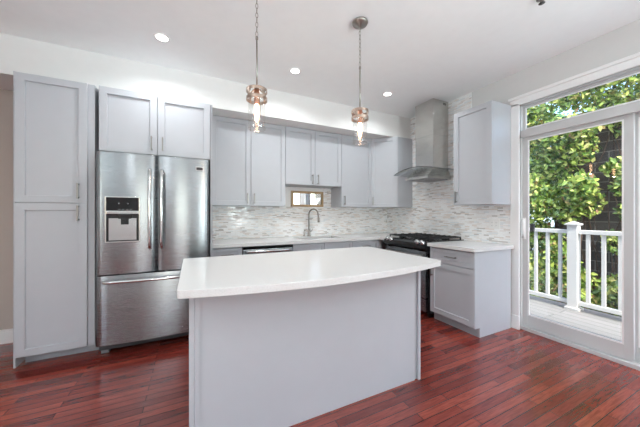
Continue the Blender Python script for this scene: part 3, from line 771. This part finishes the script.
for a, b in zip(rows, rows[1:]):
    for q in range(4): f = t.faces.new([a[q], a[(q + 1) % 4], b[(q + 1) % 4], b[q]]); f.smooth = (q in (0, 2))
t.faces.new(rows[0]); t.faces.new(rows[-1][::-1]); bmesh.ops.recalc_face_normals(t, faces=t.faces); merge(bm, t)
cn = obj('glass_canopy', bm, 'hoodglass', hd)
bm = nb(); pts = [(-.49 - .03 * (1 - (y / .385) ** 2) - .002, y, .1535 - .055 * (y / .385) ** 2) for y in [-.385 + .77 * k / n for k in range(n + 1)]]
tube(bm, pts, .0045, 6); obj('canopy_edge', bm, 'darkgrey', cn)

# ------------------------------------------------------------------ island
isl = thing('kitchen_island', 'large grey kitchen island base panel standing under the white top', 'island', (0, 0, 0))
B('body', 'cab', isl, .006, 1.512, 1.482, 2.235, .0, .874)
B('end_panel', 'cab', isl, -.018, .005, 1.470, 2.24, 0, .875, bev=.001)
B('end_panel', 'cab', isl, 1.538, 1.560, 1.470, 2.24, 0, .875, bev=.001)
B('filler_strip', 'toe', isl, 1.513, 1.537, 1.49, 2.235, 0, .874)
B('corner_post', 'cab', isl, .006, .03, 1.472, 1.481, 0, .874)
# back side doors (towards the sink)
for k in range(3):
    o = obj('door', shaker(0, .49, .11, .865), 'cab', isl, loc=(1.512 - .502 * k, 2.257, 0), rotz=PI); pull(o, .44, .70)
pts = []
xl, xr, yl, yr, yb = -.066, 1.668, 1.345, 1.365, 2.285
n = 30
for k in range(n + 1):
    s = k / n; x = xl + (xr - xl) * s; pts.append((x, yl + (yr - yl) * s - .112 * 4 * s * (1 - s)))
def rnd(p, prev, nxt, r, m=5):
    p, a, b = Vector(p), Vector(prev), Vector(nxt); a = p + (a - p).normalized() * r; b = p + (b - p).normalized() * r
    return [tuple((1 - t_) ** 2 * a + 2 * t_ * (1 - t_) * p + t_ ** 2 * b) for t_ in [i / m for i in range(m + 1)]]
poly = rnd(pts[0], (xl, yb), pts[1], .02) + pts[1:-1] + rnd(pts[-1], pts[-2], (xr, yb), .035) + rnd((xr, yb), (xr, yr), (xl, yb), .03) + rnd((xl, yb), (xr, yb), (xl, yl), .02)
bm = nb(); prism(bm, poly, ZT0, ZT1, .0035)
tag(obj('island_countertop', bm, 'quartz'), 'white quartz top with bowed front edge lying on the island', 'countertop')

# ------------------------------------------------------------------ pendants
def pendant(x, y, label):
    t = thing('pendant_lamp', label, 'pendant light', (x, y, ZC), group='pendant lamps over the island')
    bm = nb(); lathe(bm, [(0, 0), (.062, 0), (.064, -.008), (.058, -.02), (.02, -.028), (.012, -.045), (0, -.045)], 28); obj('canopy', bm, 'nickel', t)
    bm = nb(); z = -.042; k = 0
    while z > -.37:
        pts = []
        for a in range(13):
            an = 2 * PI * a / 12; px_, pz = .0075 * math.cos(an), .0185 * math.sin(an)
            pts.append((px_, 0, z - .018 + pz) if k % 2 else (0, px_, z - .018 + pz))
        tube(bm, pts, .0019, 6, caps=False); z -= .0315; k += 1
    obj('chain', bm, 'nickel', t)
    bm = nb(); tube(bm, [(0, 0, -.365), (0, 0, -.70)], .0055, 10); lathe(bm, [(0, -.36), (.009, -.362), (.009, -.38), (0, -.385)], 12); obj('rod', bm, 'nickel', t)
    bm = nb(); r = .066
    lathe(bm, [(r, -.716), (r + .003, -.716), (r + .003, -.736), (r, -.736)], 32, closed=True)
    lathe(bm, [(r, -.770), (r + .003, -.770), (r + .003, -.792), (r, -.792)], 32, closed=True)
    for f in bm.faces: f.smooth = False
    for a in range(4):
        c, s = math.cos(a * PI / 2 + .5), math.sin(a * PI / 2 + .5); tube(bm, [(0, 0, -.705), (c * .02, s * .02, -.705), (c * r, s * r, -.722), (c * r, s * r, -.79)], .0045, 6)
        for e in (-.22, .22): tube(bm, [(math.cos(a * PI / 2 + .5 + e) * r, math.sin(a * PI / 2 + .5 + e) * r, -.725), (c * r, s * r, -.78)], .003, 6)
    lathe(bm, [(0, -.69), (.012, -.692), (.018, -.71), (.018, -.718), (0, -.72)], 16); obj('cage_ring', bm, 'glownickel', t)
    bm = nb(); lathe(bm, [(.0, -.715), (.020, -.718), (.020, -.80), (.016, -.815), (0, -.815)], 18); obj('socket', bm, 'copper', t)
    bm = nb(); lathe(bm, [(0, -.812), (.012, -.816), (.016, -.835), (.017, -.875), (.013, -.91), (.006, -.93), (0, -.934)], 18); obj('bulb', bm, 'filament', t)
    bm = nb(); rg_ = .058; lathe(bm, [(rg_, -.765), (rg_, -.98), (rg_ - .003, -.985), (rg_ - .003, -.768)], 32, closed=True)
    lathe(bm, [(rg_ + .0012, -.972), (rg_ + .0012, -.984), (rg_ - .004, -.986), (rg_ - .004, -.972)], 32, closed=True); obj('glass_shade', bm, 'shadeglass', t)
    lamp('pendant_glow', 'POINT', (0, 0, -.955), (0, 0, -1), 3, (1, .72, .48), .015, parent=t)
    return t
pendant(.386, 1.775, 'clear glass cylinder pendant lamp hanging over the left part of the island')
pendant(1.216, 1.775, 'clear glass cylinder pendant lamp hanging over the right part of the island')

# ------------------------------------------------------------------ recessed lights
def downlight(x, y, label, power=8.5):
    t = thing('recessed_light', label, 'ceiling light', (x, y, ZC), group='recessed ceiling lights')
    bm = nb(); lathe(bm, [(.045, -.002), (.062, -.006), (.066, -.001), (.066, 0), (.045, 0)], 28, closed=True); obj('trim_ring', bm, 'trim', t)
    bm = nb(); lathe(bm, [(0, -.003), (.046, -.003), (.046, -.001), (0, -.001)], 28); obj('lens', bm, 'lens', t)
    lamp('downlight', 'AREA', (0, 0, -.008), (0, 0, -1), power, (.93, .98, 1.0), .09, parent=t, spread=math.radians(155))
    return t
for x, y, l in ((-.245, 2.69, 'lit recessed ceiling light in front of the refrigerator, leftmost of the three'), (1.0, 2.69, 'lit recessed ceiling light between the two pendant lamps'), (2.27, 2.69, 'lit recessed ceiling light nearest the range hood')):
    downlight(x, y, l)
for x, y, l in ((-.9, .2, 'unseen recessed fill light added behind the camera on the left'), (2.0, -.6, 'unseen recessed fill light added behind the camera near the patio door'), (.5, -1.8, 'unseen recessed fill light added behind the camera near the rear window')):
    downlight(x, y, l)  # unseen downlights behind the camera, added for broad fill
sp = thing('fire_sprinkler', 'tiny dark fire sprinkler head on the ceiling at the top edge', 'sprinkler', (2.26, 1.01, ZC))
bm = nb(); lathe(bm, [(0, 0), (.03, 0), (.032, -.004), (.012, -.008), (.01, -.025), (0, -.025)], 18); obj('escutcheon', bm, 'steelbar', sp)
bm = nb(); lathe(bm, [(0, -.025), (.018, -.034), (.02, -.036), (0, -.038)], 12); obj('deflector', bm, 'darkgrey', sp)

# ------------------------------------------------------------------ outlets
def outlet(loc, rot, label, w=.072, n=1):
    t = thing('wall_outlet', label, 'outlet', loc, rot, group='outlets on the backsplash')
    B('cover_plate', 'whiteplastic', t, -w / 2, w / 2, -.006, 0, -.057, .057, bev=.002)
    for i in range(n):
        cx = (i - (n - 1) / 2) * .046; o = B('socket', 'whiteplastic', t, cx - .017, cx + .017, -.009, -.006, -.035, .035, bev=.0015)
        for zz in (-.018, .018):
            for xx in (-.006, .006): B('slot', 'darkgrey', o, cx + xx - .001, cx + xx + .001, -.0095, -.0088, zz - .004, zz + .004)
    return t
outlet((.88, YB - .009, 1.125), 0, 'white wall outlet on the backsplash above the dishwasher')
outlet((2.167, YB - .009, 1.135), 0, 'white wall outlet on the backsplash right of the faucet')
outlet((XW - .009, 3.55, 1.12), -PI / 2, 'white wall outlet on the backsplash in the corner behind the gas range')
outlet((XW - .009, 1.89, 1.139), -PI / 2, 'wide white double outlet above the short right countertop', .118, 2)
